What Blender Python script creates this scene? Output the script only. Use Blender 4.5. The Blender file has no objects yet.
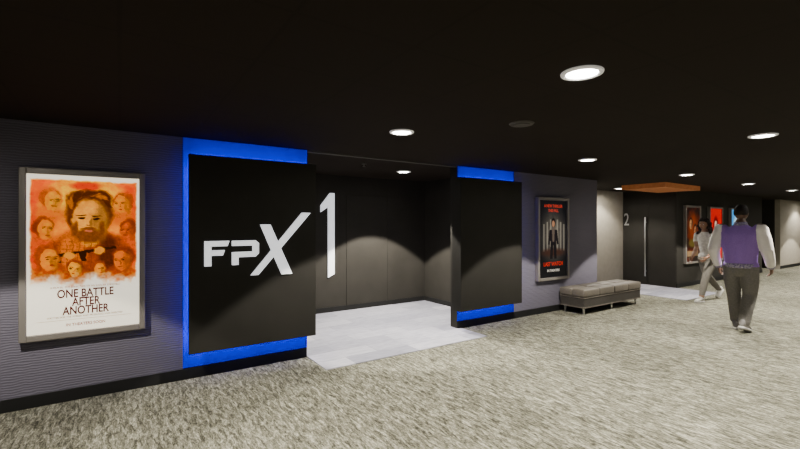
import bpy, bmesh, math
import numpy as np
from mathutils import Vector, Matrix
scn = bpy.context.scene
COL = scn.collection
rng = np.random.RandomState(7)

# ------------------------------------------------------------------ materials
def mat(name, col, rough=0.6, metal=0.0, emit=None, es=0.0, spec=0.5):
    m = bpy.data.materials.new(name); m.use_nodes = True
    b = m.node_tree.nodes['Principled BSDF']
    b.inputs['Base Color'].default_value = (*col, 1)
    b.inputs['Roughness'].default_value = rough
    b.inputs['Metallic'].default_value = metal
    b.inputs['Specular IOR Level'].default_value = spec
    if emit:
        b.inputs['Emission Color'].default_value = (*emit, 1)
        b.inputs['Emission Strength'].default_value = es
    return m

def coords(nt, scale=(1,1,1), rot=(0,0,0)):
    tc = nt.nodes.new('ShaderNodeTexCoord'); mp = nt.nodes.new('ShaderNodeMapping')
    mp.inputs['Scale'].default_value = scale; mp.inputs['Rotation'].default_value = rot
    nt.links.new(tc.outputs['Object'], mp.inputs['Vector'])
    return mp.outputs['Vector']

def noise(nt, vec, scale, detail=3, dist=0.0, rough=0.5):
    n = nt.nodes.new('ShaderNodeTexNoise'); nt.links.new(vec, n.inputs['Vector'])
    n.inputs['Scale'].default_value = scale; n.inputs['Detail'].default_value = detail
    n.inputs['Distortion'].default_value = dist; n.inputs['Roughness'].default_value = rough
    return n.outputs['Fac']

def ramp(nt, fac, stops):
    r = nt.nodes.new('ShaderNodeValToRGB'); nt.links.new(fac, r.inputs['Fac'])
    e = r.color_ramp.elements
    e[0].position, e[0].color = stops[0][0], (*stops[0][1], 1)
    e[1].position, e[1].color = stops[-1][0], (*stops[-1][1], 1)
    for p, c in stops[1:-1]:
        x = e.new(p); x.color = (*c, 1)
    return r.outputs['Color']

def bump(nt, fac, strength, dist=0.01):
    b = nt.nodes.new('ShaderNodeBump'); nt.links.new(fac, b.inputs['Height'])
    b.inputs['Strength'].default_value = strength; b.inputs['Distance'].default_value = dist
    nt.links.new(b.outputs['Normal'], nt.nodes['Principled BSDF'].inputs['Normal'])

def fabric(name, c1, c2, scale=60, rough=0.85, bs=0.2):
    m = mat(name, c1, rough, spec=0.25); nt = m.node_tree
    f = noise(nt, coords(nt), scale, 3)
    nt.links.new(ramp(nt, f, [(0.3, c1), (0.7, c2)]), nt.nodes['Principled BSDF'].inputs['Base Color'])
    bump(nt, f, bs, 0.004)
    return m

def m_wall():
    m = mat('wallcovering', (0.05,0.052,0.07), 0.75, spec=0.3); nt = m.node_tree
    v = coords(nt)
    w = nt.nodes.new('ShaderNodeTexWave'); w.wave_type='BANDS'; w.bands_direction='Z'
    nt.links.new(v, w.inputs['Vector']); w.inputs['Scale'].default_value = 14
    w.inputs['Distortion'].default_value = 4.0; w.inputs['Detail'].default_value = 2
    w.inputs['Detail Scale'].default_value = 0.8
    c = ramp(nt, w.outputs['Fac'], [(0,(0.092,0.085,0.112)),(1,(0.130,0.121,0.156))])
    nt.links.new(c, nt.nodes['Principled BSDF'].inputs['Base Color'])
    bump(nt, w.outputs['Fac'], 0.3, 0.01)
    return m

def m_carpet():
    m = mat('carpet', (0.3,0.29,0.25), 0.95, spec=0.1); nt = m.node_tree
    f1 = noise(nt, coords(nt, (36, 8, 1)), 1.0, 3, 0.9, 0.6)
    f2 = noise(nt, coords(nt, (80, 22, 1)), 1.6, 3, 0.5, 0.6)
    mx = nt.nodes.new('ShaderNodeMath'); mx.operation='MULTIPLY_ADD'
    nt.links.new(f1, mx.inputs[0]); mx.inputs[1].default_value = 0.6
    ml = nt.nodes.new('ShaderNodeMath'); ml.operation='MULTIPLY'; nt.links.new(f2, ml.inputs[0]); ml.inputs[1].default_value=0.4
    nt.links.new(ml.outputs[0], mx.inputs[2])
    c = ramp(nt, mx.outputs[0], [(0.39,(0.028,0.027,0.019)),(0.47,(0.088,0.085,0.063)),(0.55,(0.158,0.153,0.118)),(0.64,(0.32,0.31,0.25))])
    nt.links.new(c, nt.nodes['Principled BSDF'].inputs['Base Color'])
    bump(nt, mx.outputs[0], 0.35, 0.01)
    return m

def m_inset():
    m = mat('entry_carpet_tile', (0.6,0.6,0.65), 0.8, spec=0.2); nt = m.node_tree
    v = coords(nt)
    br = nt.nodes.new('ShaderNodeTexBrick'); nt.links.new(v, br.inputs['Vector'])
    br.inputs['Scale'].default_value = 1.0; br.inputs['Brick Width'].default_value=0.9; br.inputs['Row Height'].default_value=0.3
    br.inputs['Color1'].default_value=(0.205,0.205,0.245,1); br.inputs['Color2'].default_value=(0.35,0.345,0.38,1)
    br.inputs['Mortar'].default_value=(0.19,0.19,0.225,1); br.inputs['Mortar Size'].default_value=0.004
    f = noise(nt, coords(nt,(4,22,1)), 1.5, 4, 0.3)
    mx = nt.nodes.new('ShaderNodeMix'); mx.data_type='RGBA'; mx.blend_type='MULTIPLY'; mx.inputs['Factor'].default_value=0.7
    nt.links.new(br.outputs['Color'], mx.inputs['A'])
    nt.links.new(ramp(nt, f, [(0.3,(0.55,0.55,0.62)),(0.7,(1,1,1))]), mx.inputs['B'])
    nt.links.new(mx.outputs['Result'], nt.nodes['Principled BSDF'].inputs['Base Color'])
    return m

def m_ceiling():
    m = mat('ceiling_tile', (0.009,0.007,0.006), 0.9, spec=0.1); nt = m.node_tree
    br = nt.nodes.new('ShaderNodeTexBrick'); nt.links.new(coords(nt), br.inputs['Vector'])
    br.offset = 0.0
    br.inputs['Scale'].default_value=1.0; br.inputs['Brick Width'].default_value=0.62; br.inputs['Row Height'].default_value=0.62
    br.inputs['Color1'].default_value=(0.0165,0.0122,0.0090,1); br.inputs['Color2'].default_value=(0.0175,0.0130,0.0095,1)
    br.inputs['Mortar'].default_value=(0.0140,0.0105,0.0078,1); br.inputs['Mortar Size'].default_value=0.010
    nt.links.new(br.outputs['Color'], nt.nodes['Principled BSDF'].inputs['Base Color'])
    return m

def m_black(name, c=0.018, rough=0.5, t=(1,1,0.98)):
    m = mat(name, (c,c,c*0.98), rough, spec=0.15); nt = m.node_tree
    f = noise(nt, coords(nt), 3, 5)
    nt.links.new(ramp(nt, f, [(0.3,tuple(c*0.9*k for k in t)),(0.7,tuple(c*1.1*k for k in t))]), nt.nodes['Principled BSDF'].inputs['Base Color'])
    return m

M_WALL=m_wall(); M_CARPET=m_carpet(); M_INSET=m_inset(); M_CEIL=m_ceiling()
M_PANEL=m_black('black_panel',0.017,0.7,(1.0,0.93,0.78)); M_DARK=m_black('dark_recess_paint',0.024,0.75,(1.0,0.92,0.78))
M_BASE=m_black('baseboard_rubber',0.012,0.6)
M_TAUPE=fabric('plaster_taupe',(0.28,0.255,0.21),(0.31,0.283,0.235),8,0.8,0.05)
M_BLUE=mat('blue_wall_glow',(0.0,0.0,0.8),0.8,emit=(0.0,0.0,1.0),es=0.07,spec=0.0)  # blue light on the wall, put into base colour and weak emission
M_BLUE_LED=mat('blue_led_strip',(0,0,0.4),0.5,emit=(0.02,0.0,1.0),es=17)
M_SIGN=mat('white_sign_acrylic',(0.85,0.86,0.88),0.4,emit=(0.9,0.93,1.0),es=0.8)
M_SIGND=mat('white_sign_vinyl',(0.30,0.30,0.30),0.5)
M_LAMP=mat('downlight_lens',(1,1,1),0.4,emit=(1.0,0.97,0.92),es=60)
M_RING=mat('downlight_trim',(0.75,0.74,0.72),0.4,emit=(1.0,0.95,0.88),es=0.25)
M_GREY=mat('ceiling_speaker_grille',(0.05,0.045,0.04),0.6)
M_FRAME=mat('poster_frame_metal',(0.22,0.20,0.18),0.45,0.4)
M_STEEL=mat('brushed_steel',(0.6,0.6,0.6),0.3,1.0)
M_WOOD=fabric('copper_soffit_wood_glow',(0.30,0.12,0.045),(0.42,0.17,0.07),12,0.5,0.05)
_b=M_WOOD.node_tree.nodes['Principled BSDF']; _b.inputs['Emission Color'].default_value=(0.9,0.28,0.07,1); _b.inputs['Emission Strength'].default_value=0.09  # warm light on the canopy put into the wood as weak orange emission
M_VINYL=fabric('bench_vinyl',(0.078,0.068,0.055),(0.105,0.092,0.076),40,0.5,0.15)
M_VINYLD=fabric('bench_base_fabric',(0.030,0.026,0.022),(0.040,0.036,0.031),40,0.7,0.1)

# ------------------------------------------------------------------ mesh builder
class MB:
    def __init__(s): s.v=[]; s.f=[]; s.m=[]
    def add(s, vs, fs, mi=0):
        o=len(s.v); s.v += [tuple(map(float,p)) for p in vs]
        for f in fs: s.f.append([i+o for i in f]); s.m.append(mi)
    def box(s, lo, hi, mi=0):
        x0,y0,z0=lo; x1,y1,z1=hi
        s.add([(x0,y0,z0),(x1,y0,z0),(x1,y1,z0),(x0,y1,z0),(x0,y0,z1),(x1,y0,z1),(x1,y1,z1),(x0,y1,z1)],
              [(0,3,2,1),(4,5,6,7),(0,1,5,4),(1,2,6,5),(2,3,7,6),(3,0,4,7)], mi)
    def prism(s, pts, fn, d0, d1, mi=0):
        n=len(pts); vs=[fn(p[0],p[1],d0) for p in pts]+[fn(p[0],p[1],d1) for p in pts]
        fs=[tuple(range(n))[::-1], tuple(range(n,2*n))]+[(i,(i+1)%n,n+(i+1)%n,n+i) for i in range(n)]
        s.add(vs,fs,mi)
    def rings(s, R, mi=0, cap=True):
        n=len(R[0]); vs=[p for r in R for p in r]; fs=[]
        for k in range(len(R)-1):
            for i in range(n):
                j=(i+1)%n; fs.append((k*n+i,k*n+j,(k+1)*n+j,(k+1)*n+i))
        if cap: fs.append(tuple(range(n))[::-1]); fs.append(tuple(range((len(R)-1)*n,len(R)*n)))
        s.add(vs,fs,mi)
    def tube(s, pts, rad, mi=0, n=12, side=(0,1,0)):
        """tapered limb through pts; rad = r or (r_side,r_other)"""
        P=[Vector(p) for p in pts]; R=[]
        N=len(P)
        for k in range(N):
            t=(P[min(k+1,N-1)]-P[max(k-1,0)]).normalized()
            a=Vector(side); a=(a-t*a.dot(t))
            if a.length<1e-3: a=Vector((1,0,0))-t*t.x
            a.normalize(); b=t.cross(a)
            r=rad[k]; rx,ry=(r,r) if not isinstance(r,tuple) else r
            def ring(c,sc): return [c+a*(math.cos(2*math.pi*i/n)*rx*sc)+b*(math.sin(2*math.pi*i/n)*ry*sc) for i in range(n)]
            q=min(rx,ry)
            if k==0:
                R+= [ring(P[k]-t*q*0.75,0.45), ring(P[k]-t*q*0.45,0.82)]
            R.append(ring(P[k],1))
            if k==N-1:
                R+= [ring(P[k]+t*q*0.45,0.82), ring(P[k]+t*q*0.75,0.45)]
        s.rings(R,mi)
    def ell(s, c, r, mi=0, seg=16, rg=10, fn=None, M=None):
        vs=[];fs=[]
        for i in range(rg+1):
            th=math.pi*i/rg
            for j in range(seg):
                ph=2*math.pi*j/seg
                d=Vector((math.sin(th)*math.cos(ph),math.sin(th)*math.sin(ph),math.cos(th)))
                p=Vector((d.x*r[0],d.y*r[1],d.z*r[2]))
                if fn: p=fn(d,p)
                if M: p=M@p
                vs.append(p+Vector(c))
        for i in range(rg):
            for j in range(seg):
                k=(j+1)%seg; fs.append((i*seg+j,(i+1)*seg+j,(i+1)*seg+k,i*seg+k))
        s.add(vs,fs,mi)
    def cyl(s, c, r, z0, z1, mi=0, n=32, r2=None):
        r2=r if r2 is None else r2
        s.rings([[(c[0]+r*math.cos(2*math.pi*i/n),c[1]+r*math.sin(2*math.pi*i/n),z0) for i in range(n)],
                 [(c[0]+r2*math.cos(2*math.pi*i/n),c[1]+r2*math.sin(2*math.pi*i/n),z1) for i in range(n)]],mi)
    def obj(s, name, mats, parent=None, bevel=0, smooth=False, subsurf=0, remesh=0, sm=0):
        me=bpy.data.meshes.new(name); me.from_pydata(s.v,[],s.f)
        for x in mats: me.materials.append(x)
        me.polygons.foreach_set('material_index', s.m)
        bm=bmesh.new(); bm.from_mesh(me); bmesh.ops.remove_doubles(bm,verts=bm.verts,dist=1e-6)
        bmesh.ops.recalc_face_normals(bm,faces=bm.faces); bm.to_mesh(me); bm.free()
        o=bpy.data.objects.new(name, me); COL.objects.link(o)
        if parent: o.parent=parent
        if bevel:
            b=o.modifiers.new('bevel','BEVEL'); b.width=bevel; b.segments=3; b.limit_method='ANGLE'
        if subsurf:
            b=o.modifiers.new('sub','SUBSURF'); b.levels=subsurf; b.render_levels=subsurf
        if remesh:
            b=o.modifiers.new('rm','REMESH'); b.mode='VOXEL'; b.voxel_size=remesh
            if sm:
                b=o.modifiers.new('sm','SMOOTH'); b.iterations=sm; b.factor=0.5
            bpy.context.view_layer.update()
            dg=bpy.context.evaluated_depsgraph_get()
            nm=bpy.data.meshes.new_from_object(o.evaluated_get(dg))
            o.modifiers.clear(); o.data=nm
            if not nm.materials:
                for x in mats: nm.materials.append(x)
        if smooth:
            o.data.polygons.foreach_set('use_smooth',[True]*len(o.data.polygons))
        return o

def empty(name, loc=(0,0,0), rz=0, sc=1.0):
    e=bpy.data.objects.new(name,None); e.location=loc; e.rotation_euler=(0,0,rz); e.scale=(sc,sc,sc); COL.objects.link(e); return e
def boxobj(name, lo, hi, m, parent=None, bevel=0):
    b=MB(); b.box(lo,hi); return b.obj(name,[m],parent,bevel)

# ------------------------------------------------------------------ shell
H=2.5
boxobj('floor',(-4,-6.5,-0.1),(26,3,0),M_CARPET)
boxobj('ceiling',(-4,-6.5,H),(26,3,H+0.1),M_CEIL)
def wall(name, segs, mats):
    b=MB()
    for lo,hi,mi in segs: b.box(lo,hi,mi)
    return b.obj(name,mats)
wall('wall_north',[((-4,0,0),(1.86,0.15,H),0),((1.86,0,0),(1.88,0.15,H),1),((4.29,0,0),(4.31,0.15,H),1),((4.31,0,0),(8.08,0.15,H),0),((11.6,0,0),(17.8,0.15,H),1),((19.7,0,0),(26,0.15,H),2)],[M_WALL,M_DARK,M_TAUPE])
wall('wall_recess',[((0.75,2.18,0),(5.48,2.33,H),0),((0.75,0.15,0),(0.9,2.18,H),0),((5.33,0.15,0),(5.48,2.18,H),0)],[M_DARK])
wall('wall_side_lobby',[((7.93,1.34,0),(11.75,1.49,H),0),((7.93,0.15,0),(8.08,1.34,H),0),((11.6,0.15,0),(11.75,1.34,H),1)],[M_TAUPE,M_DARK])
wall('wall_far_niche',[((17.65,0.9,0),(19.85,1.05,H),0),((17.65,0.15,0),(17.8,0.9,H),0),((19.7,0.15,0),(19.85,0.9,H),0)],[M_DARK])
boxobj('wall_south',(-4,-6.65,0),(26,-6.5,H),M_WALL)
boxobj('wall_east',(26,-6.5,0),(26.15,0.15,H),M_TAUPE)
boxobj('wall_west',(-4.15,-6.5,0),(-4,0.15,H),M_WALL)
b=MB()
for x0,x1 in ((-4,1.87),(4.30,8.08),(11.6,17.8),(19.7,26)): b.box((x0,-0.015,0),(x1,0,0.11))
b.obj('baseboard_north',[M_BASE],bevel=0.004)
b=MB(); b.box((0.9,2.165,0),(5.33,2.18,0.1)); b.box((5.315,0.15,0),(5.33,2.165,0.1)); b.obj('baseboard_recess',[M_BASE])
boxobj('trim_1',(1.88,-0.01,H-0.02),(4.29,0.05,H-0.001),M_GREY)
boxobj('floor_entry_carpet',(1.88,-0.57,0.0),(4.36,0.0,0.008),M_INSET)
boxobj('floor_recess_carpet',(0.9,0.0,0.0),(5.33,2.165,0.008),M_INSET)
boxobj('floor_side_lobby_carpet',(9.9,-0.9,0.0),(11.6,1.34,0.008),M_INSET)

# doors
def door_leafs(name, parts, handle=None):
    e=empty(name)
    b=MB()
    for p in parts: b.box(*p)
    b.obj('leaves',[M_DARK],e,0.002)
    if handle:
        b=MB()
        x,y,z0,z1=handle
        b.tube([(x,y,z0),(x,y,z1)],[0.018,0.018],n=12)
        for z in (z0+0.12,z1-0.12): b.tube([(x,y,z),(x+0.06,y,z)],[0.01,0.01],n=8)
        b.obj('pull_handle',[M_STEEL],e,smooth=True)
    return e
door_leafs('theater_double_door',[((3.50,2.171,0.01),(4.397,2.179,2.15)),((4.403,2.171,0.01),(5.30,2.179,2.15))])
door_leafs('door_1',[((11.585,0.654,0.01),(11.599,1.28,2.15)),((11.585,0.02,0.01),(11.599,0.648,2.15))],(11.50,0.706,0.25,1.78))

# ------------------------------------------------------------------ blue-lit feature panels
def feature_panel(x0,x1,bx0,bx1,jx0,jx1):
    e=empty('backlit_feature_panel')
    boxobj('front_panel',(x0,-0.2,0.30),(x1,-0.155,2.305),M_PANEL,e,0.004)
    boxobj('blue_wall_glow_sheet',(bx0,-0.012,0.12),(bx1,0.0,2.498),M_BLUE,e)  # thin glowing sheet added over the wall to paint its blue light
    b=MB()
    b.box((x0+0.02,-0.155,0.36),(x0+0.04,-0.140,2.25)); b.box((x1-0.06,-0.155,0.36),(x1-0.04,-0.140,2.25))
    b.box((x0+0.06,-0.155,0.33),(x1-0.06,-0.140,0.35)); b.box((x0+0.06,-0.155,2.25),(x1-0.06,-0.140,2.27))
    b.obj('led_strip',[M_BLUE_LED],e)
    b=MB()
    for x in (x0+0.3,x1-0.3):
        for z in (0.7,1.9): b.box((x-0.03,-0.155,z-0.03),(x+0.03,-0.012,z+0.03))
    b.obj('standoffs',[M_PANEL],e)
    boxobj('return_side',(jx0,-0.155,0.30),(jx1,0.0,2.305),M_PANEL,e)
    return e
p1=feature_panel(0.572,1.914,0.54,1.878,1.88,1.912)
p2=feature_panel(4.19,5.544,4.292,5.56,4.192,4.29)

# logo on panel 1
e=empty('wall_logo_sign')
f=lambda x,z,d:(x,d,z)
b=MB(); D0,D1=-0.222,-0.2
b.prism([(.71,1.43),(.95,1.43),(.93,1.375),(.775,1.375),(.775,1.335),(.905,1.335),(.885,1.28),(.775,1.28),(.775,1.175),(.71,1.175)],f,D0,D1)
b.obj('letter_f',[M_SIGN],e)
b=MB()
b.prism([(.975,1.43),(1.215,1.43),(1.25,1.40),(1.25,1.29),(1.215,1.255),(1.04,1.255),(1.04,1.175),(.975,1.175),(.975,1.31),(1.185,1.31),(1.185,1.375),(.975,1.375)],f,D0,D1)
b.obj('letter_p',[M_SIGN],e)
b=MB()
b.prism([(1.84,1.735),(1.735,1.735),(1.165,1.055),(1.245,1.055)],f,D0,D1)
b.prism([(1.375,1.60),(1.265,1.60),(1.50,1.045),(1.62,1.045)],f,D0-0.001,D1)
b.obj('letter_x',[M_SIGN],e)
e=empty('theater_number_sign')
b=MB(); b.prism([(3.25,2.17),(3.25,0.70),(3.125,0.64),(3.125,1.92),(2.98,1.82),(2.98,1.94),(3.16,2.17)],f,2.155,2.18)
b.obj('digit_one',[M_SIGN],e)
def text_mesh(body, size, m, parent, name, M, sx=1.0, bold=0.0, ext=0.001, align='CENTER'):
    c=bpy.data.curves.new(name,'FONT'); c.body=body; c.size=size; c.align_x=align; c.align_y='CENTER'
    c.extrude=ext; c.offset=bold; c.space_line=0.85
    o=bpy.data.objects.new(name,c); COL.objects.link(o); bpy.context.view_layer.update()
    me=bpy.data.meshes.new_from_object(o.evaluated_get(bpy.context.evaluated_depsgraph_get()))
    bpy.data.objects.remove(o)
    me.transform(Matrix.Diagonal((sx,1,1,1))); me.transform(M)
    me.materials.clear(); me.materials.append(m)
    q=bpy.data.objects.new(name,me); COL.objects.link(q); q.parent=parent; return q
def wallM(x,y,z): return Matrix.Translation((x,y,z))@Matrix.Rotation(math.pi/2,4,'X')
e=empty('theater_number_sign')
text_mesh('2',0.48,M_SIGND,e,'digit_two',Matrix.Translation((11.575,1.23,1.72))@Matrix.Rotation(-math.pi/2,4,'Z')@Matrix.Rotation(math.pi/2,4,'X'),ext=0.006,bold=0.0,sx=0.6)

# ------------------------------------------------------------------ ceiling items
def downlight(x,y,power=150,ang=96,col=(1,0.94,0.82),wide=14,blend=0.10):
    e=empty('recessed_downlight',(x,y,H))
    n=36; b=MB()
    R=[]
    for r,z in ((0.085,-0.001),(0.120,-0.001),(0.118,-0.010),(0.098,-0.016),(0.088,-0.008),(0.085,-0.001)):
        R.append([(r*math.cos(2*math.pi*i/n),r*math.sin(2*math.pi*i/n),z) for i in range(n)])
    b.rings(R,0,False); b.obj('trim_ring',[M_RING],e,smooth=True)
    b=MB(); b.cyl((0,0),0.088,-0.008,-0.002); b.obj('lens',[M_LAMP],e)
    l=bpy.data.lights.new('downlight_lamp','SPOT'); l.energy=power; l.color=col
    l.spot_size=math.radians(ang); l.spot_blend=blend; l.shadow_soft_size=0.03
    o=bpy.data.objects.new('lamp',l); COL.objects.link(o); o.parent=e; o.location=(0,0,-0.07)
    l=bpy.data.lights.new('downlight_spill','SPOT'); l.energy=wide; l.color=col
    l.spot_size=math.radians(172); l.spot_blend=0.3; l.shadow_soft_size=0.08
    o=bpy.data.objects.new('spill',l); COL.objects.link(o); o.parent=e; o.location=(0,0,-0.05)
PW=590
for x in (-0.85,2.27,5.38,8.46,11.5,14.65,17.8,20.9):
    for y in (-1.47,-3.37,-5.27): downlight(x,y,PW*(0.62 if x<0 else 1),wide=9)  # hindmost row is unseen, added behind the camera as fill light
downlight(4.0,1.02,1150,96,wide=1.5); downlight(2.1,1.02,160,wide=1)
downlight(10.3,0.75,180,130,wide=40,blend=0.4); downlight(21.5,-0.6,200,130,blend=0.4)
e=empty('ceiling_speaker',(2.97,-2.34,H))
b=MB(); b.cyl((0,0),0.10,-0.012,-0.001,r2=0.11); b.cyl((0,0),0.075,-0.018,-0.010,1); b.obj('grille',[M_GREY,M_GREY],e)
e=empty('sprinkler_head',(3.0,0.6,H))
b=MB(); b.cyl((0,0),0.035,-0.008,-0.001); b.cyl((0,0),0.012,-0.04,-0.006); b.cyl((0,0),0.022,-0.044,-0.04); b.obj('deflector',[M_STEEL],e)
e=empty('ceiling_canopy')
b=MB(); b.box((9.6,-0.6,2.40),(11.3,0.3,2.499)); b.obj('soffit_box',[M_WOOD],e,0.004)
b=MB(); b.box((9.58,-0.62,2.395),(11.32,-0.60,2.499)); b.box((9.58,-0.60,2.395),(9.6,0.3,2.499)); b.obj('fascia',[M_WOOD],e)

# ------------------------------------------------------------------ posters (painted as vertex colours)
class Canvas:
    def __init__(s,W,Hh,bg):
        s.W,s.H=W,Hh; s.a=np.ones((Hh,W,3))*np.array(bg)/255.
        s.V,s.U=np.mgrid[0:Hh,0:W]; s.U=s.U/(W-1); s.V=s.V/(Hh-1); s.asp=Hh/W
        s.u0,s.v0=s.U,s.V
    def mix(s,mask,c): 
        c=np.array(c)/255. if not isinstance(c,np.ndarray) else c
        s.a=s.a*(1-mask[...,None])+c*mask[...,None]
    def ell(s,u,v,ru,rv,c,soft=0.15,al=1.0,rot=0):
        du=(s.U-u); dv=(s.V-v)*s.asp; cr,sr=math.cos(rot),math.sin(rot)
        x=(du*cr+dv*sr)/ru; y=(-du*sr+dv*cr)/(rv*s.asp)
        d=np.sqrt(x*x+y*y); s.mix(np.clip((1-d)/soft+0.5,0,1)*al,c)
    def rect(s,u0,v0,u1,v1,c,al=1.0):
        s.mix(((s.U>=u0)&(s.U<=u1)&(s.V>=v0)&(s.V<=v1)).astype(float)*al,c)
    def tri(s,pts,c,al=1.0):
        m=np.ones_like(s.U,bool); n=len(pts); A=sum(pts[i][0]*pts[(i+1)%n][1]-pts[(i+1)%n][0]*pts[i][1] for i in range(n))
        for i in range(n):
            (x0,y0),(x1,y1)=pts[i],pts[(i+1)%n]
            m&=((x1-x0)*(s.V-y0)-(y1-y0)*(s.U-x0))*(1 if A>0 else -1)>=0
        s.mix(m.astype(float)*al,c)
    def noise(s,n,amp=1):
        g=rng.rand(int(n*s.asp)+3,n+3); u=s.u0*n; v=s.v0*n*s.asp
        i=u.astype(int); j=v.astype(int); fu=u-i; fv=v-j; fu=fu*fu*(3-2*fu); fv=fv*fv*(3-2*fv)
        return ((g[j,i]*(1-fu)+g[j,i+1]*fu)*(1-fv)+(g[j+1,i]*(1-fu)+g[j+1,i+1]*fu)*fv)*amp
    def warp(s,amt):
        s.U=s.u0+(s.noise(14)-0.5)*amt*1.4+(s.noise(40)-0.5)*amt; s.V=s.v0+((s.noise(14)-0.5)*amt*1.4+(s.noise(40)-0.5)*amt)/s.asp
    def unwarp(s): s.U,s.V=s.u0,s.v0
    def head(s,u,v,r,skin,hair,beard=None,tone=0.6,al=1.0,turn=0.0,hl=1.0):
        """painted portrait, turn shifts the features sideways"""
        q=r/s.asp*1.25; t=turn*r*0.35
        sh=tuple(int(x*tone) for x in skin); hi=tuple(min(255,int(x*1.12+10)) for x in skin)
        s.ell(u-t*0.5,v-q*0.22,r*1.0,q*0.95*hl,hair,0.3,al)
        s.ell(u-r*0.5,v-q*0.1,r*0.5,q*0.7*hl,hair,0.4,al); s.ell(u+r*0.5,v-q*0.15,r*0.45,q*0.65*hl,hair,0.4,al)
        s.ell(u+t*0.4,v+q*0.10,r*0.74,q*0.90,skin,0.15,al)
        s.ell(u+r*0.46,v+q*0.2,r*0.38,q*0.8,sh,0.7,0.85*al)
        s.ell(u-r*0.28+t,v+q*0.2,r*0.22,q*0.25,hi,0.9,0.6*al); s.ell(u+t,v-q*0.34,r*0.38,q*0.16,hi,0.9,0.5*al)
        if beard:
            s.ell(u+t*0.6,v+q*0.78,r*0.58,q*0.32,beard,0.35,al); s.ell(u-r*0.58+t*0.6,v+q*0.50,r*0.13,q*0.32,beard,0.5,al); s.ell(u+r*0.58+t*0.6,v+q*0.50,r*0.13,q*0.32,beard,0.5,al)
            s.ell(u+t,v+q*0.46,r*0.34,q*0.06,beard,0.4,al); s.ell(u+t,v+q*0.58,r*0.2,q*0.05,(180,96,70),0.4,al)
        else: s.ell(u+t,v+q*0.60,r*0.24,q*0.07,(130,50,20),0.4,al)
        for k in (-1,1):
            s.ell(u+t+k*r*0.32,v+q*0.04,r*0.15,q*0.05,(40,15,10),0.4,al); s.ell(u+t+k*r*0.32,v-q*0.09,r*0.22,q*0.035,(60,28,12),0.4,al)
        s.ell(u+t+r*0.1,v+q*0.22,r*0.07,q*0.18,sh,0.6,al); s.ell(u+t,v+q*0.34,r*0.13,q*0.04,sh,0.5,al)
def poster(x0,x1,cv,texts=(),z0=0.59,z1=2.09,es=1.0,sat=1.1,alb=0.40):
    e=empty('movie_poster_lightbox')
    b=MB(); w=0.05; d0,d1=-0.075,-0.001
    for lo,hi in (((x0,z0),(x0+w,z1)),((x1-w,z0),(x1,z1)),((x0+w,z0),(x1-w,z0+w)),((x0+w,z1-w),(x1-w,z1))):
        b.box((lo[0],d0,lo[1]),(hi[0],d1,hi[1]))
    b.obj('frame',[M_FRAME],e,0.006)
    X0,X1,Z0,Z1=x0+w,x1-w,z0+w,z1-w
    Hh,W=cv.H,cv.W
    lin=np.where(cv.a<=0.04045,cv.a/12.92,((np.clip(cv.a,0,1)+0.055)/1.055)**2.4)
    lum=lin.mean(-1,keepdims=True); lin=np.clip(lum+(lin-lum)*sat,0,1.2)
    vs=np.stack([X0+cv.u0*(X1-X0),np.full_like(cv.u0,-0.05),Z1-cv.v0*(Z1-Z0)],-1).reshape(-1,3)
    idx=np.arange(Hh*W).reshape(Hh,W)
    fs=np.stack([idx[:-1,:-1],idx[1:,:-1],idx[1:,1:],idx[:-1,1:]],-1).reshape(-1,4)
    me=bpy.data.meshes.new('poster_print'); me.from_pydata(vs.tolist(),[],fs.tolist())
    at=me.color_attributes.new('Col','FLOAT_COLOR','POINT')
    at.data.foreach_set('color',np.concatenate([lin.reshape(-1,3),np.ones((Hh*W,1))],1).astype(np.float32).ravel())
    m=mat('poster_print',(1,1,1),0.35); nt=m.node_tree; A=nt.nodes.new('ShaderNodeAttribute'); A.attribute_name='Col'
    P=nt.nodes['Principled BSDF']; nt.links.new(A.outputs['Color'],P.inputs['Emission Color'])
    vm=nt.nodes.new('ShaderNodeVectorMath'); vm.operation='SCALE'; vm.inputs['Scale'].default_value=alb
    nt.links.new(A.outputs['Color'],vm.inputs[0]); nt.links.new(vm.outputs[0],P.inputs['Base Color'])
    P.inputs['Emission Strength'].default_value=es; P.inputs['Specular IOR Level'].default_value=0.1
    me.materials.append(m)
    o=bpy.data.objects.new('poster_print',me); COL.objects.link(o); o.parent=e
    boxobj('back_box',(X0,-0.045,Z0),(X1,-0.001,Z1),M_FRAME,e)
    for k,(t,u,v,sz,sx,col,bold) in enumerate(texts):
        tm=mat('poster_ink',tuple(alb*(c/255)**2.2 for c in col),0.6,emit=tuple((c/255)**2.2 for c in col),es=es,spec=0.1)
        text_mesh(t,sz,tm,e,'poster_text_%d'%k,wallM(X0+u*(X1-X0),-0.0515,Z1-v*(Z1-Z0)),sx,bold)
    return e

# poster 1 : orange ensemble, one dominant bearded man
c=Canvas(230,390,(252,244,224))
n=c.noise(9)*0.5+c.noise(24)*0.3+c.noise(60)*0.2
edge=np.minimum(np.minimum(c.U-0.02,0.98-c.U)/0.03,(c.V-0.025)/0.02)
bot=(0.70-c.V)/0.08+(n-0.5)*1.4
msk=np.clip(edge*1.5+ (n-0.5)*1.2,0,1)*np.clip(bot,0,1)
base=c.a.copy()
c.a[:]=np.array((238,98,4))/255.
c.mix(np.clip(n*2.4-0.95,0,1)*0.85,(196,56,2))
c.ell(0.5,0.24,0.42,0.25,(252,138,10),0.08); c.ell(0.5,0.15,0.30,0.13,(255,176,44),0.8)
c.warp(0.014)
c.ell(0.5,0.065,0.13,0.03,(206,66,6),0.6)
Sk=[(240,138,38),(210,104,22),(190,84,14),(246,156,56)]; Hr=[(140,60,10),(112,44,6),(160,70,12)]
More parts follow.
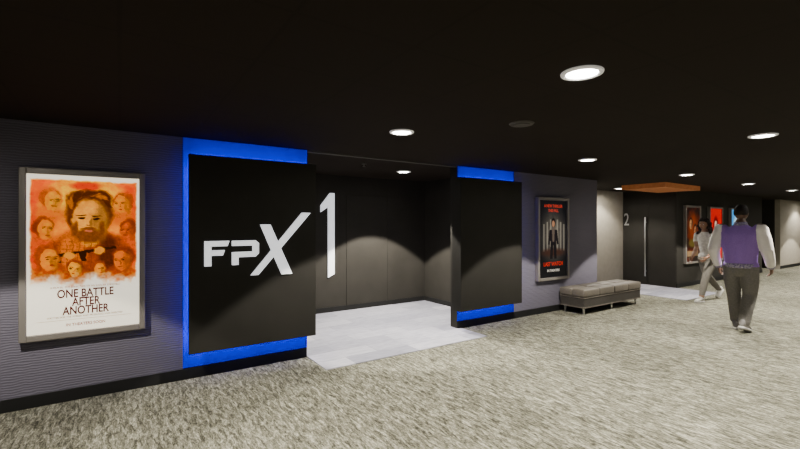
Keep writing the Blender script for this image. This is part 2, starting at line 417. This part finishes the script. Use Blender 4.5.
side=[(0.20,0.16,0.095,3,2,.75,0.9),(0.84,0.17,0.095,0,0,.8,-0.9),(0.14,0.34,0.090,0,1,.8,1),(0.89,0.35,0.085,2,1,.85,-1)]
low=[(0.17,0.53,0.105,0,0,.9,0.9),(0.40,0.60,0.075,3,1,.9,-0.5),(0.84,0.55,0.105,1,1,.9,-0.9),(0.62,0.61,0.065,0,0,.9,0.6)]
for (u,v,r,si,hi,al,tn) in side:
    c.ell(u,v+r*0.95,r*1.4,0.06,(176,76,10),0.7,al*0.8); c.head(u,v,r,Sk[si],Hr[hi],al=al,turn=tn,tone=0.68)
c.ell(0.53,0.50,0.36,0.16,(140,60,12),0.2); c.ell(0.38,0.50,0.12,0.13,(196,100,30),0.4); c.ell(0.70,0.51,0.09,0.12,(80,32,8),0.4)
c.ell(0.53,0.42,0.08,0.04,(226,140,62),0.3)
for k in range(12): c.rect(0.22+k*0.053,0.41,0.228+k*0.053,0.60,(92,38,8),0.45)
for k in range(7): c.rect(0.22,0.42+k*0.027,0.84,0.424+k*0.027,(100,44,10),0.4)
c.ell(0.53,0.185,0.19,0.095,(84,38,8),0.2); c.ell(0.43,0.15,0.11,0.05,(110,54,14),0.3); c.ell(0.62,0.145,0.12,0.055,(72,30,6),0.3)
c.head(0.53,0.27,0.205,(226,146,70),(84,38,8),(112,58,18),turn=-0.12,tone=0.62)
for k in range(44):
    a=rng.uniform(-3.0,-0.15); c.ell(0.53+math.cos(a)*0.175,0.20+math.sin(a)*0.085,0.050,0.010,(70,30,6) if k%3 else (180,100,30),0.5,0.9,rot=a+1.0)
c.tri([(0.12,0.515),(0.78,0.455),(0.79,0.47),(0.13,0.535)],(42,18,6)); c.tri([(0.12,0.51),(0.23,0.50),(0.28,0.56),(0.14,0.565)],(46,20,8)); c.tri([(0.44,0.50),(0.49,0.495),(0.50,0.55),(0.46,0.55)],(42,18,6))
c.ell(0.36,0.515,0.055,0.024,(226,140,62),0.3); c.ell(0.62,0.485,0.05,0.022,(226,140,62),0.3)
for (u,v,r,si,hi,al,tn) in low:
    c.ell(u,v+r*0.8,r*1.4,0.05,(156,66,10),0.6,al); c.head(u,v,r,Sk[si],Hr[hi],al=al,turn=tn,tone=0.66)
c.ell(0.5,0.665,0.36,0.018,(160,66,10),0.8,0.8)
c.unwarp()
n2=c.noise(30)*0.4+c.noise(70)*0.3+c.noise(110)*0.3
c.a=np.clip(c.a*(1+ (n2-0.5)[...,None]*0.45),0,1)
c.a=c.a*msk[...,None]+base*(1-msk[...,None])
c.rect(0.08,0.925,0.92,0.928,(150,120,100),0.8)
INK=(70,10,8)
TX=[('ONE BATTLE',0.5,0.760,0.102,0.70,INK,0.0022),('AFTER',0.5,0.815,0.102,0.70,INK,0.0022),('ANOTHER',0.5,0.870,0.102,0.70,INK,0.0022),
    ('A FILM BY THE DIRECTOR OF AN EARLIER ENSEMBLE',0.5,0.716,0.024,0.9,(120,50,40),0),
    ('WRITTEN FOR THE SCREEN AND PRODUCED AND DIRECTED',0.5,0.907,0.022,0.9,(120,80,60),0),
    ('IN THEATERS SOON',0.5,0.958,0.035,0.9,(130,50,40),0.0005)]
poster(-0.716,0.206,c,TX,es=1.2,sat=1.15)
# poster 2 : dark with pale backlit haze and a lone standing figure
c=Canvas(110,180,(12,12,15))
n=c.noise(8)*0.6+c.noise(30)*0.4
c.ell(0.5,0.46,0.36,0.28,(120,112,98),1.2,0.9)
c.mix(np.clip(n*1.4-0.45,0,1)*0.6,(30,28,30))
for k in (0,1,2,4,5,6):
    u=0.14+k*0.12; c.rect(u,0.22+0.03*abs(k-3),u+0.05,0.66,(170,162,146),0.55)
c.ell(0.5,0.68,0.42,0.05,(60,36,28),0.8,0.9)
c.ell(0.5,0.29,0.075,0.058,(20,15,14),0.2); c.ell(0.5,0.305,0.05,0.042,(170,124,96),0.3)
c.tri([(0.36,0.38),(0.64,0.38),(0.60,0.56),(0.40,0.56)],(30,26,28)); c.tri([(0.45,0.36),(0.55,0.36),(0.53,0.54),(0.47,0.54)],(96,84,74))
c.tri([(0.36,0.385),(0.43,0.385),(0.37,0.58),(0.31,0.57)],(26,22,24)); c.tri([(0.57,0.385),(0.64,0.385),(0.69,0.57),(0.63,0.58)],(26,22,24))
c.tri([(0.40,0.55),(0.50,0.55),(0.47,0.76),(0.38,0.76)],(22,19,21)); c.tri([(0.50,0.55),(0.60,0.55),(0.62,0.76),(0.53,0.76)],(22,19,21))
poster(6.13,7.04,c,[('LAST WATCH',0.5,0.83,0.10,0.9,(214,50,30),0.001),('IN THEATERS',0.5,0.915,0.06,1.0,(215,205,190),0.001),('A NEW THRILLER',0.5,0.075,0.075,0.9,(200,60,44),0.001),('THIS FALL',0.5,0.135,0.075,0.9,(200,60,44),0.001)],es=0.9)
# poster 3
c=Canvas(80,130,(24,12,10)); n=c.noise(7)
c.mix(np.clip(n*1.6-0.6,0,1),(120,40,20)); c.ell(0.5,0.35,0.38,0.25,(150,66,34),0.8)
c.head(0.35,0.3,0.13,(222,160,110),(40,16,10)); c.head(0.68,0.42,0.13,(200,130,90),(30,12,10)); c.ell(0.5,0.66,0.3,0.08,(120,104,50),0.5)
c.rect(0.1,0.8,0.9,0.9,(180,150,110),0.8)
poster(11.96,12.86,c,[],es=0.5)
c=Canvas(80,130,(200,12,18)); c.ell(0.5,0.35,0.22,0.2,(120,10,14),0.3); c.head(0.5,0.33,0.15,(236,190,170),(90,8,10)); c.rect(0.12,0.72,0.88,0.84,(245,235,225))
poster(13.43,14.33,c,[],es=0.9)
c=Canvas(80,130,(70,150,215)); c.ell(0.5,0.4,0.3,0.25,(180,220,240),0.4); c.tri([(0.2,0.8),(0.5,0.3),(0.8,0.8)],(30,60,110)); c.rect(0.15,0.84,0.85,0.92,(240,240,245))
poster(14.93,15.83,c,[],es=1.1)

# ------------------------------------------------------------------ bench
e=empty('upholstered_bench')
bx0,bx1,by0,by1=6.75,8.72,-0.56,-0.05
b=MB(); nx=4
for i in range(nx):
    for j in range(2):
        w=(bx1-bx0)/nx; d=(by1-by0)/2
        b.box((bx0+i*w+0.002,by0+j*d+0.002,0.31),(bx0+(i+1)*w-0.002,by0+(j+1)*d-0.002,0.45))
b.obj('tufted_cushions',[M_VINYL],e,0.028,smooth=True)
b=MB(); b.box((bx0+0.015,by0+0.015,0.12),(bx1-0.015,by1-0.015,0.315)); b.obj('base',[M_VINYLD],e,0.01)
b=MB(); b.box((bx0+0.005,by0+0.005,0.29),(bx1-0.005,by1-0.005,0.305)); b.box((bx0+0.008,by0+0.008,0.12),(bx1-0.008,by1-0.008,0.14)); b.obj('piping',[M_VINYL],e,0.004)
b=MB()
for x in (bx0+0.09,(bx0+bx1)/2,bx1-0.09):
    for y in (by0+0.07,by1-0.07):
        b.cyl((x,y),0.014,0.0,0.122,n=12,r2=0.024)
b.obj('legs',[M_STEEL],e)

# ------------------------------------------------------------------ people
def hand(e, name, wrist, d, pn, thumb, skin, s=1.0, curl=0.5):
    """d: finger direction, pn: palm normal (fingers curl toward it), thumb: side direction"""
    W=Vector(wrist); d=Vector(d).normalized(); pn=Vector(pn); pn=(pn-d*pn.dot(d)).normalized(); t=Vector(thumb); t=(t-d*t.dot(d)-pn*t.dot(pn)).normalized()
    b=MB()
    b.tube([W-d*0.02*s,W+d*0.03*s,W+d*0.065*s,W+d*0.09*s],[(0.026*s,0.02*s),(0.033*s,0.017*s),(0.041*s,0.016*s),(0.040*s,0.013*s)],n=14,side=t)
    for k,(o,L) in enumerate(((0.030,0.075),(0.010,0.083),(-0.010,0.077),(-0.029,0.062))):
        p=W+d*0.085*s+t*o*s; pts=[p-d*0.02*s,p]; a=curl*0.35; r=0.0085*s
        for q,l in enumerate((0.45,0.32,0.25)):
            a+=curl*0.45; dirv=d*math.cos(a)+pn*math.sin(a)+t*o*1.5; p=p+dirv.normalized()*L*l*s; pts.append(p)
        b.tube(pts,[r*1.05,r,r*0.95,r*0.85,r*0.7],n=8,side=t)
    p=W+d*0.025*s+t*0.025*s
    b.tube([p,p+(d*0.6+t*0.8)*0.035*s,p+(d*0.9+t*0.8+pn*0.2)*0.058*s,p+(d*1.2+t*0.75+pn*0.4)*0.068*s],[0.013*s,0.0115*s,0.010*s,0.008*s],n=8,side=pn)
    return b.obj(name,[skin],e,smooth=True,remesh=0.0035,sm=2)

def shoe(e,name,ankle,yaw,pitch,up,sole,s=1.0):
    b=MB()
    R=Matrix.Rotation(yaw,3,'Z')@Matrix.Rotation(pitch,3,'Y')
    def T(p): return R@Vector(p)*s+Vector(ankle)
    n=14
    def ringx(x,w,zt,zb): return [T((x, w*math.cos(2*math.pi*i/n), (zt+zb)/2+(zt-zb)/2*math.sin(2*math.pi*i/n))) for i in range(n)]
    b.rings([ringx(x,w,zt,zb) for x,w,zt,zb in ((-0.085,0.018,0.00,-0.06),(-0.075,0.034,0.03,-0.072),(-0.03,0.043,0.055,-0.078),(0.03,0.044,0.045,-0.078),(0.09,0.048,-0.005,-0.078),(0.15,0.049,-0.025,-0.078),(0.19,0.038,-0.036,-0.076),(0.21,0.018,-0.048,-0.072))],0)
    pts=[(-0.09,0.0),(-0.075,0.036),(0.0,0.044),(0.13,0.054),(0.19,0.04),(0.217,0.0),(0.19,-0.04),(0.13,-0.054),(0.0,-0.044),(-0.075,-0.036)]
    b.rings([[T((x,y,-0.10)) for x,y in pts],[T((x,y,-0.07)) for x,y in pts]],1)
    for k in range(4): b.tube([T((0.05+k*0.022,-0.022,0.028-k*0.013)),T((0.05+k*0.022,0.022,0.028-k*0.013))],[0.004*s]*2,1,n=6,side=(0,0,1))
    return b.obj(name,[up,sole],e,smooth=True)

def head(e, c, M, skin, eyew, dark, lip, s=1.0):
    def fn(d,p):
        x,y,z=p
        lo=max(0,-d.z)
        y*=1-0.30*lo**1.6
        if d.x<0: x*=1-0.35*lo
        if d.x>0:
            x*=0.95
            x+=0.024*math.exp(-(d.y/0.13)**2-((d.z+0.12)/0.15)**2)
            x-=0.008*math.exp(-((abs(d.y)-0.36)/0.16)**2-((d.z-0.08)/0.12)**2)
            x+=0.006*math.exp(-(d.y/0.3)**2-((d.z+0.45)/0.10)**2)
            x+=0.010*math.exp(-(d.y/0.3)**2-((d.z+0.85)/0.2)**2)
        return Vector((x,y,z))
    b=MB(); A=(M@Matrix.Diagonal((s,s,s)))
    b.ell(c,(0.098,0.077,0.120),0,32,26,fn,A)
    def at(p): return Vector(c)+A@Vector(p)
    for k in (-1,1):
        b.ell(at((-0.005,k*0.077,-0.01)),(0.018,0.009,0.030),0,10,8,None,A)
        b.ell(at((0.076,k*0.030,0.008)),(0.012,0.013,0.008),1,10,8,None,A)
        b.ell(at((0.086,k*0.030,0.008)),(0.0045,0.006,0.006),2,8,6,None,A)
        b.ell(at((0.084,k*0.031,0.026)),(0.006,0.018,0.004),2,8,6,None,A)
    b.ell(at((0.088,0,-0.054)),(0.008,0.023,0.007),3,10,6,None,A)
    return b.obj('head',[skin,eyew,dark,lip],e,smooth=True)

def seg_d(P,a,b):
    a=np.array(a);b=np.array(b); ab=b-a; t=np.clip(((P-a)@ab)/(ab@ab),0,1); return np.linalg.norm(P-(a+t[:,None]*ab),axis=1)

def body(e, name, torso, arms, legs, mats, classify, voxel=0.011):
    b=MB()
    b.tube([t[0] for t in torso],[(t[1],t[2]) for t in torso],n=24,side=(0,1,0))
    for pts,r in arms+legs: b.tube(pts,r,n=16)
    for pts,r in arms: b.ell(pts[0],(r[0]*1.05,)*3)
    o=b.obj(name,mats,e,smooth=True,remesh=voxel,sm=5)
    me=o.data; n=len(me.polygons); C=np.zeros(n*3); me.polygons.foreach_get('center',C); C=C.reshape(-1,3)
    me.materials.clear()
    for m in mats: me.materials.append(m)
    me.polygons.foreach_set('material_index',classify(C).astype(np.int32)); me.update()
    return o

SK_D=mat('skin_dark',(0.12,0.062,0.038),0.5); SK_B=mat('skin_brown',(0.22,0.115,0.07),0.5)
HAIR=fabric('hair_black',(0.010,0.008,0.007),(0.022,0.016,0.013),120,0.7,0.6)
EYEW=mat('eye_white',(0.6,0.6,0.6),0.3); EYED=mat('eye_dark',(0.01,0.008,0.006),0.3); LIP=mat('lip',(0.18,0.05,0.04),0.5)
PURPLE=fabric('varsity_wool_purple',(0.25,0.14,0.46),(0.31,0.18,0.55),90,0.9,0.3)
SLEEVE=fabric('sleeve_leather',(0.78,0.74,0.70),(0.84,0.80,0.76),30,0.5,0.15)
RIB=fabric('rib_knit',(0.08,0.05,0.20),(0.45,0.42,0.47),50,0.9,0.3)
PANTS=fabric('pants_grey',(0.135,0.128,0.114),(0.18,0.17,0.155),60,0.9,0.3)
PANTSB=fabric('pants_charcoal',(0.105,0.096,0.082),(0.14,0.13,0.112),60,0.9,0.3)
TEE=fabric('tee_white_print',(0.42,0.40,0.38),(0.72,0.70,0.66),22,0.9,0.2)
SHOEG=mat('shoe_grey',(0.18,0.17,0.16),0.6); SHOEW=mat('shoe_white',(0.42,0.41,0.38),0.5)

# --- man walking away
def make_man():
    e=empty('walking_man',(7.75,-2.47,0),math.radians(2),1.02)
    LA=[(-0.01,0.228,1.485),(-0.06,0.275,1.34),(-0.09,0.305,1.20),(-0.02,0.308,1.08),(0.06,0.300,0.965)]
    RA=[(-0.01,-0.228,1.485),(-0.01,-0.275,1.34),(-0.02,-0.305,1.20),(0.05,-0.315,1.08),(0.13,-0.31,0.985)]
    ar=[0.094,0.086,0.076,0.066,0.055]
    LL=[(0,0.10,0.97),(0.04,0.112,0.75),(0.08,0.105,0.54),(0.11,0.095,0.32),(0.13,0.09,0.13)]
    RL=[(0,-0.10,0.97),(0.03,-0.105,0.75),(0.05,-0.095,0.54),(-0.04,-0.08,0.34),(-0.11,-0.07,0.155)]
    lr=[0.115,0.106,0.089,0.083,0.073]
    torso=[((0,0,0.90),0.172,0.120),((0,0,1.0),0.195,0.137),((-0.01,0,1.12),0.202,0.143),((-0.015,0,1.28),0.226,0.150),((-0.01,0,1.42),0.238,0.143),((-0.005,0,1.505),0.178,0.110),((0,0,1.555),0.090,0.085),((0.01,0,1.62),0.062,0.066)]
    def cl(P):
        r=np.full(len(P),0)
        r[P[:,2]<0.955]=2
        arm=np.full(len(P),False)
        for A in (LA,RA):
            for i in range(4): arm|=(seg_d(P,A[i],A[i+1])<0.112)&(np.abs(P[:,1])>0.205+np.clip((1.35-P[:,2])*0.10,0,0.025))
        r[arm]=1
        r[(P[:,2]>1.565)]=3
        return r
    body(e,'body',torso,[(LA,ar),(RA,ar)],[(LL,lr),(RL,lr)],[PURPLE,SLEEVE,PANTS,SK_D],cl,0.009)
    b=MB()
    n=32
    def er(cx,cz,ry,rx): return [(cx+rx*math.cos(2*math.pi*i/n),ry*math.sin(2*math.pi*i/n),cz) for i in range(n)]
    b.rings([er(0,0.935,0.196,0.139),er(0,0.945,0.205,0.148),er(0,0.985,0.205,0.148),er(0,1.0,0.197,0.140)])
    b.obj('jacket_hem_rib',[RIB],e,smooth=True)
    b=MB(); b.rings([er(0.0,1.535,0.097,0.097),er(0.0,1.585,0.080,0.084),er(0.0,1.605,0.073,0.077),er(0,1.54,0.06,0.06)]); b.obj('jacket_collar_rib',[RIB],e,smooth=True)
    for nm,A in (('cuff_left',LA),('cuff_right',RA)):
        p,q=Vector(A[3]),Vector(A[4]); b=MB(); d=(q-p).normalized(); b.tube([q-d*0.03,q+d*0.035],[0.056,0.046],n=16); b.obj(nm,[RIB],e,smooth=True)
    for nm,A,s in (('hand_left',LA,1),('hand_right',RA,-1)):
        p,q=Vector(A[3]),Vector(A[4]); d=(q-p).normalized()
        hand(e,nm,q+d*0.05,d+Vector((0.05,0,-0.5)),(0.2,-s,0),(1,0,0),SK_D,1.05,0.7)
    c=(0.035,0,1.735); M=Matrix.Rotation(math.radians(-8),3,'Z')
    head(e,c,M,SK_D,EYEW,EYED,LIP,1.03)
    b=MB()
    def hf(d,p):
        k=1.0
        if d.x>0.3 and d.z<0.55: k=0.80
        if d.z<-0.35: k=0.80
        return p*k
    b.ell((0.030,0,1.744),(0.108,0.087,0.128),0,36,26,hf,M); b.obj('short_hair',[HAIR],e,smooth=True)
    shoe(e,'shoe_left',(0.13,0.09,0.10),0.08,0.0,SHOEG,SHOEW,1.0)
    shoe(e,'shoe_right',(-0.115,-0.07,0.155),-0.08,0.31,SHOEG,SHOEW,1.0)
    return e
make_man()

# --- woman striding toward the entrance, facing -X
def make_woman():
    e=empty('walking_woman',(10.25,-1.15,0),math.radians(168))
    LA=[(0.07,0.165,1.375),(0.10,0.215,1.25),(0.12,0.24,1.13),(0.20,0.22,1.02),(0.30,0.18,0.93)]
    RA=[(0.07,-0.165,1.375),(0.02,-0.22,1.25),(-0.06,-0.25,1.14),(-0.02,-0.27,1.02),(0.05,-0.28,0.91)]
    ar=[0.060,0.052,0.043,0.038,0.029]
    LL=[(0,0.09,0.88),(0.10,0.09,0.68),(0.20,0.085,0.49),(0.26,0.08,0.30),(0.31,0.075,0.12)]
    RL=[(0,-0.09,0.88),(-0.07,-0.09,0.68),(-0.15,-0.085,0.50),(-0.34,-0.08,0.34),(-0.50,-0.075,0.20)]
    lr=[0.100,0.090,0.070,0.064,0.050]
    torso=[((0,0,0.83),0.150,0.115),((0,0,0.92),0.168,0.125),((0.01,0,1.05),0.138,0.105),((0.035,0,1.20),0.152,0.120),((0.06,0,1.32),0.160,0.112),((0.075,0,1.40),0.115,0.085),((0.085,0,1.45),0.06,0.06),((0.10,0,1.51),0.046,0.05)]
    def cl(P):
        r=np.full(len(P),0)
        r[P[:,2]<0.90]=1
        arm=np.full(len(P),False)
        for A in (LA,RA):
            for i in range(1,4): arm|=(seg_d(P,A[i],A[i+1])<0.075)&(np.abs(P[:,1])>0.155)&(P[:,2]<1.24)
        r[arm]=2
        r[P[:,2]>1.445]=2
        r[(P[:,2]<0.15)]=2
        return r
    body(e,'body',torso,[(LA,ar),(RA,ar)],[(LL,lr),(RL,lr)],[TEE,PANTSB,SK_B],cl,0.009)
    n=28
    def er(cx,cz,ry,rx): return [(cx+rx*math.cos(2*math.pi*i/n),ry*math.sin(2*math.pi*i/n),cz) for i in range(n)]
    b=MB(); b.rings([er(0,0.865,0.176,0.134),er(0.0,0.95,0.172,0.130),er(0.0,0.99,0.155,0.118)]); b.obj('tee_hem',[TEE],e,smooth=True)
    for nm,A,s in (('hand_left',LA,1),('hand_right',RA,-1)):
        p,q=Vector(A[3]),Vector(A[4]); d=(q-p).normalized()
        hand(e,nm,q+d*0.015,d,(0.1,-s,0),(1,0,0.2),SK_B,0.9,0.5)
    M=Matrix.Rotation(math.radians(12),3,'Z')@Matrix.Rotation(math.radians(8),3,'Y')
    c=(0.135,0,1.60)
    head(e,c,M,SK_B,EYEW,EYED,LIP,0.93)
    b=MB(); r2=np.random.RandomState(3)
    def hf(d,p):
        k=1.0
        if d.x>0.25 and d.z<0.5: k=0.72
        return p*k
    b.ell((0.115,0,1.615),(0.105,0.092,0.118),0,32,22,hf,M)
    for i in range(190):
        th=r2.uniform(0,2*math.pi); z=r2.uniform(-1.9,0.95)
        rr=math.sqrt(max(0,1-max(z,-0.3)**2))
        x=math.cos(th)*rr; y=math.sin(th)*rr
        if x>0.35 and z<0.6: continue
        p=Vector((0.105+x*0.105-0.01*max(0,-z),y*(0.105+0.025*max(0,-z)),1.60+z*0.118))
        s=r2.uniform(0.018,0.03); b.ell(p,(s,s,s*1.2),0,8,6)
    b.obj('curly_hair',[HAIR],e,smooth=True)
    shoe(e,'shoe_left',(0.315,0.075,0.093),0.05,0.0,SHOEW,SHOEW,0.9)
    shoe(e,'shoe_right',(-0.51,-0.075,0.205),0.0,0.70,SHOEW,SHOEW,0.9)
    return e
make_woman()

# ------------------------------------------------------------------ world & camera
w=bpy.data.worlds.new('World'); scn.world=w; w.use_nodes=True
w.node_tree.nodes['Background'].inputs[0].default_value=(0.02,0.02,0.025,1)
cam=bpy.data.cameras.new('Camera'); cam.sensor_width=36; cam.lens=417/800*36; cam.clip_start=0.05
co=bpy.data.objects.new('Camera',cam); COL.objects.link(co)
co.location=(0,-4.818,1.6); co.rotation_euler=(math.pi/2,0,-math.radians(33.9))
scn.camera=co
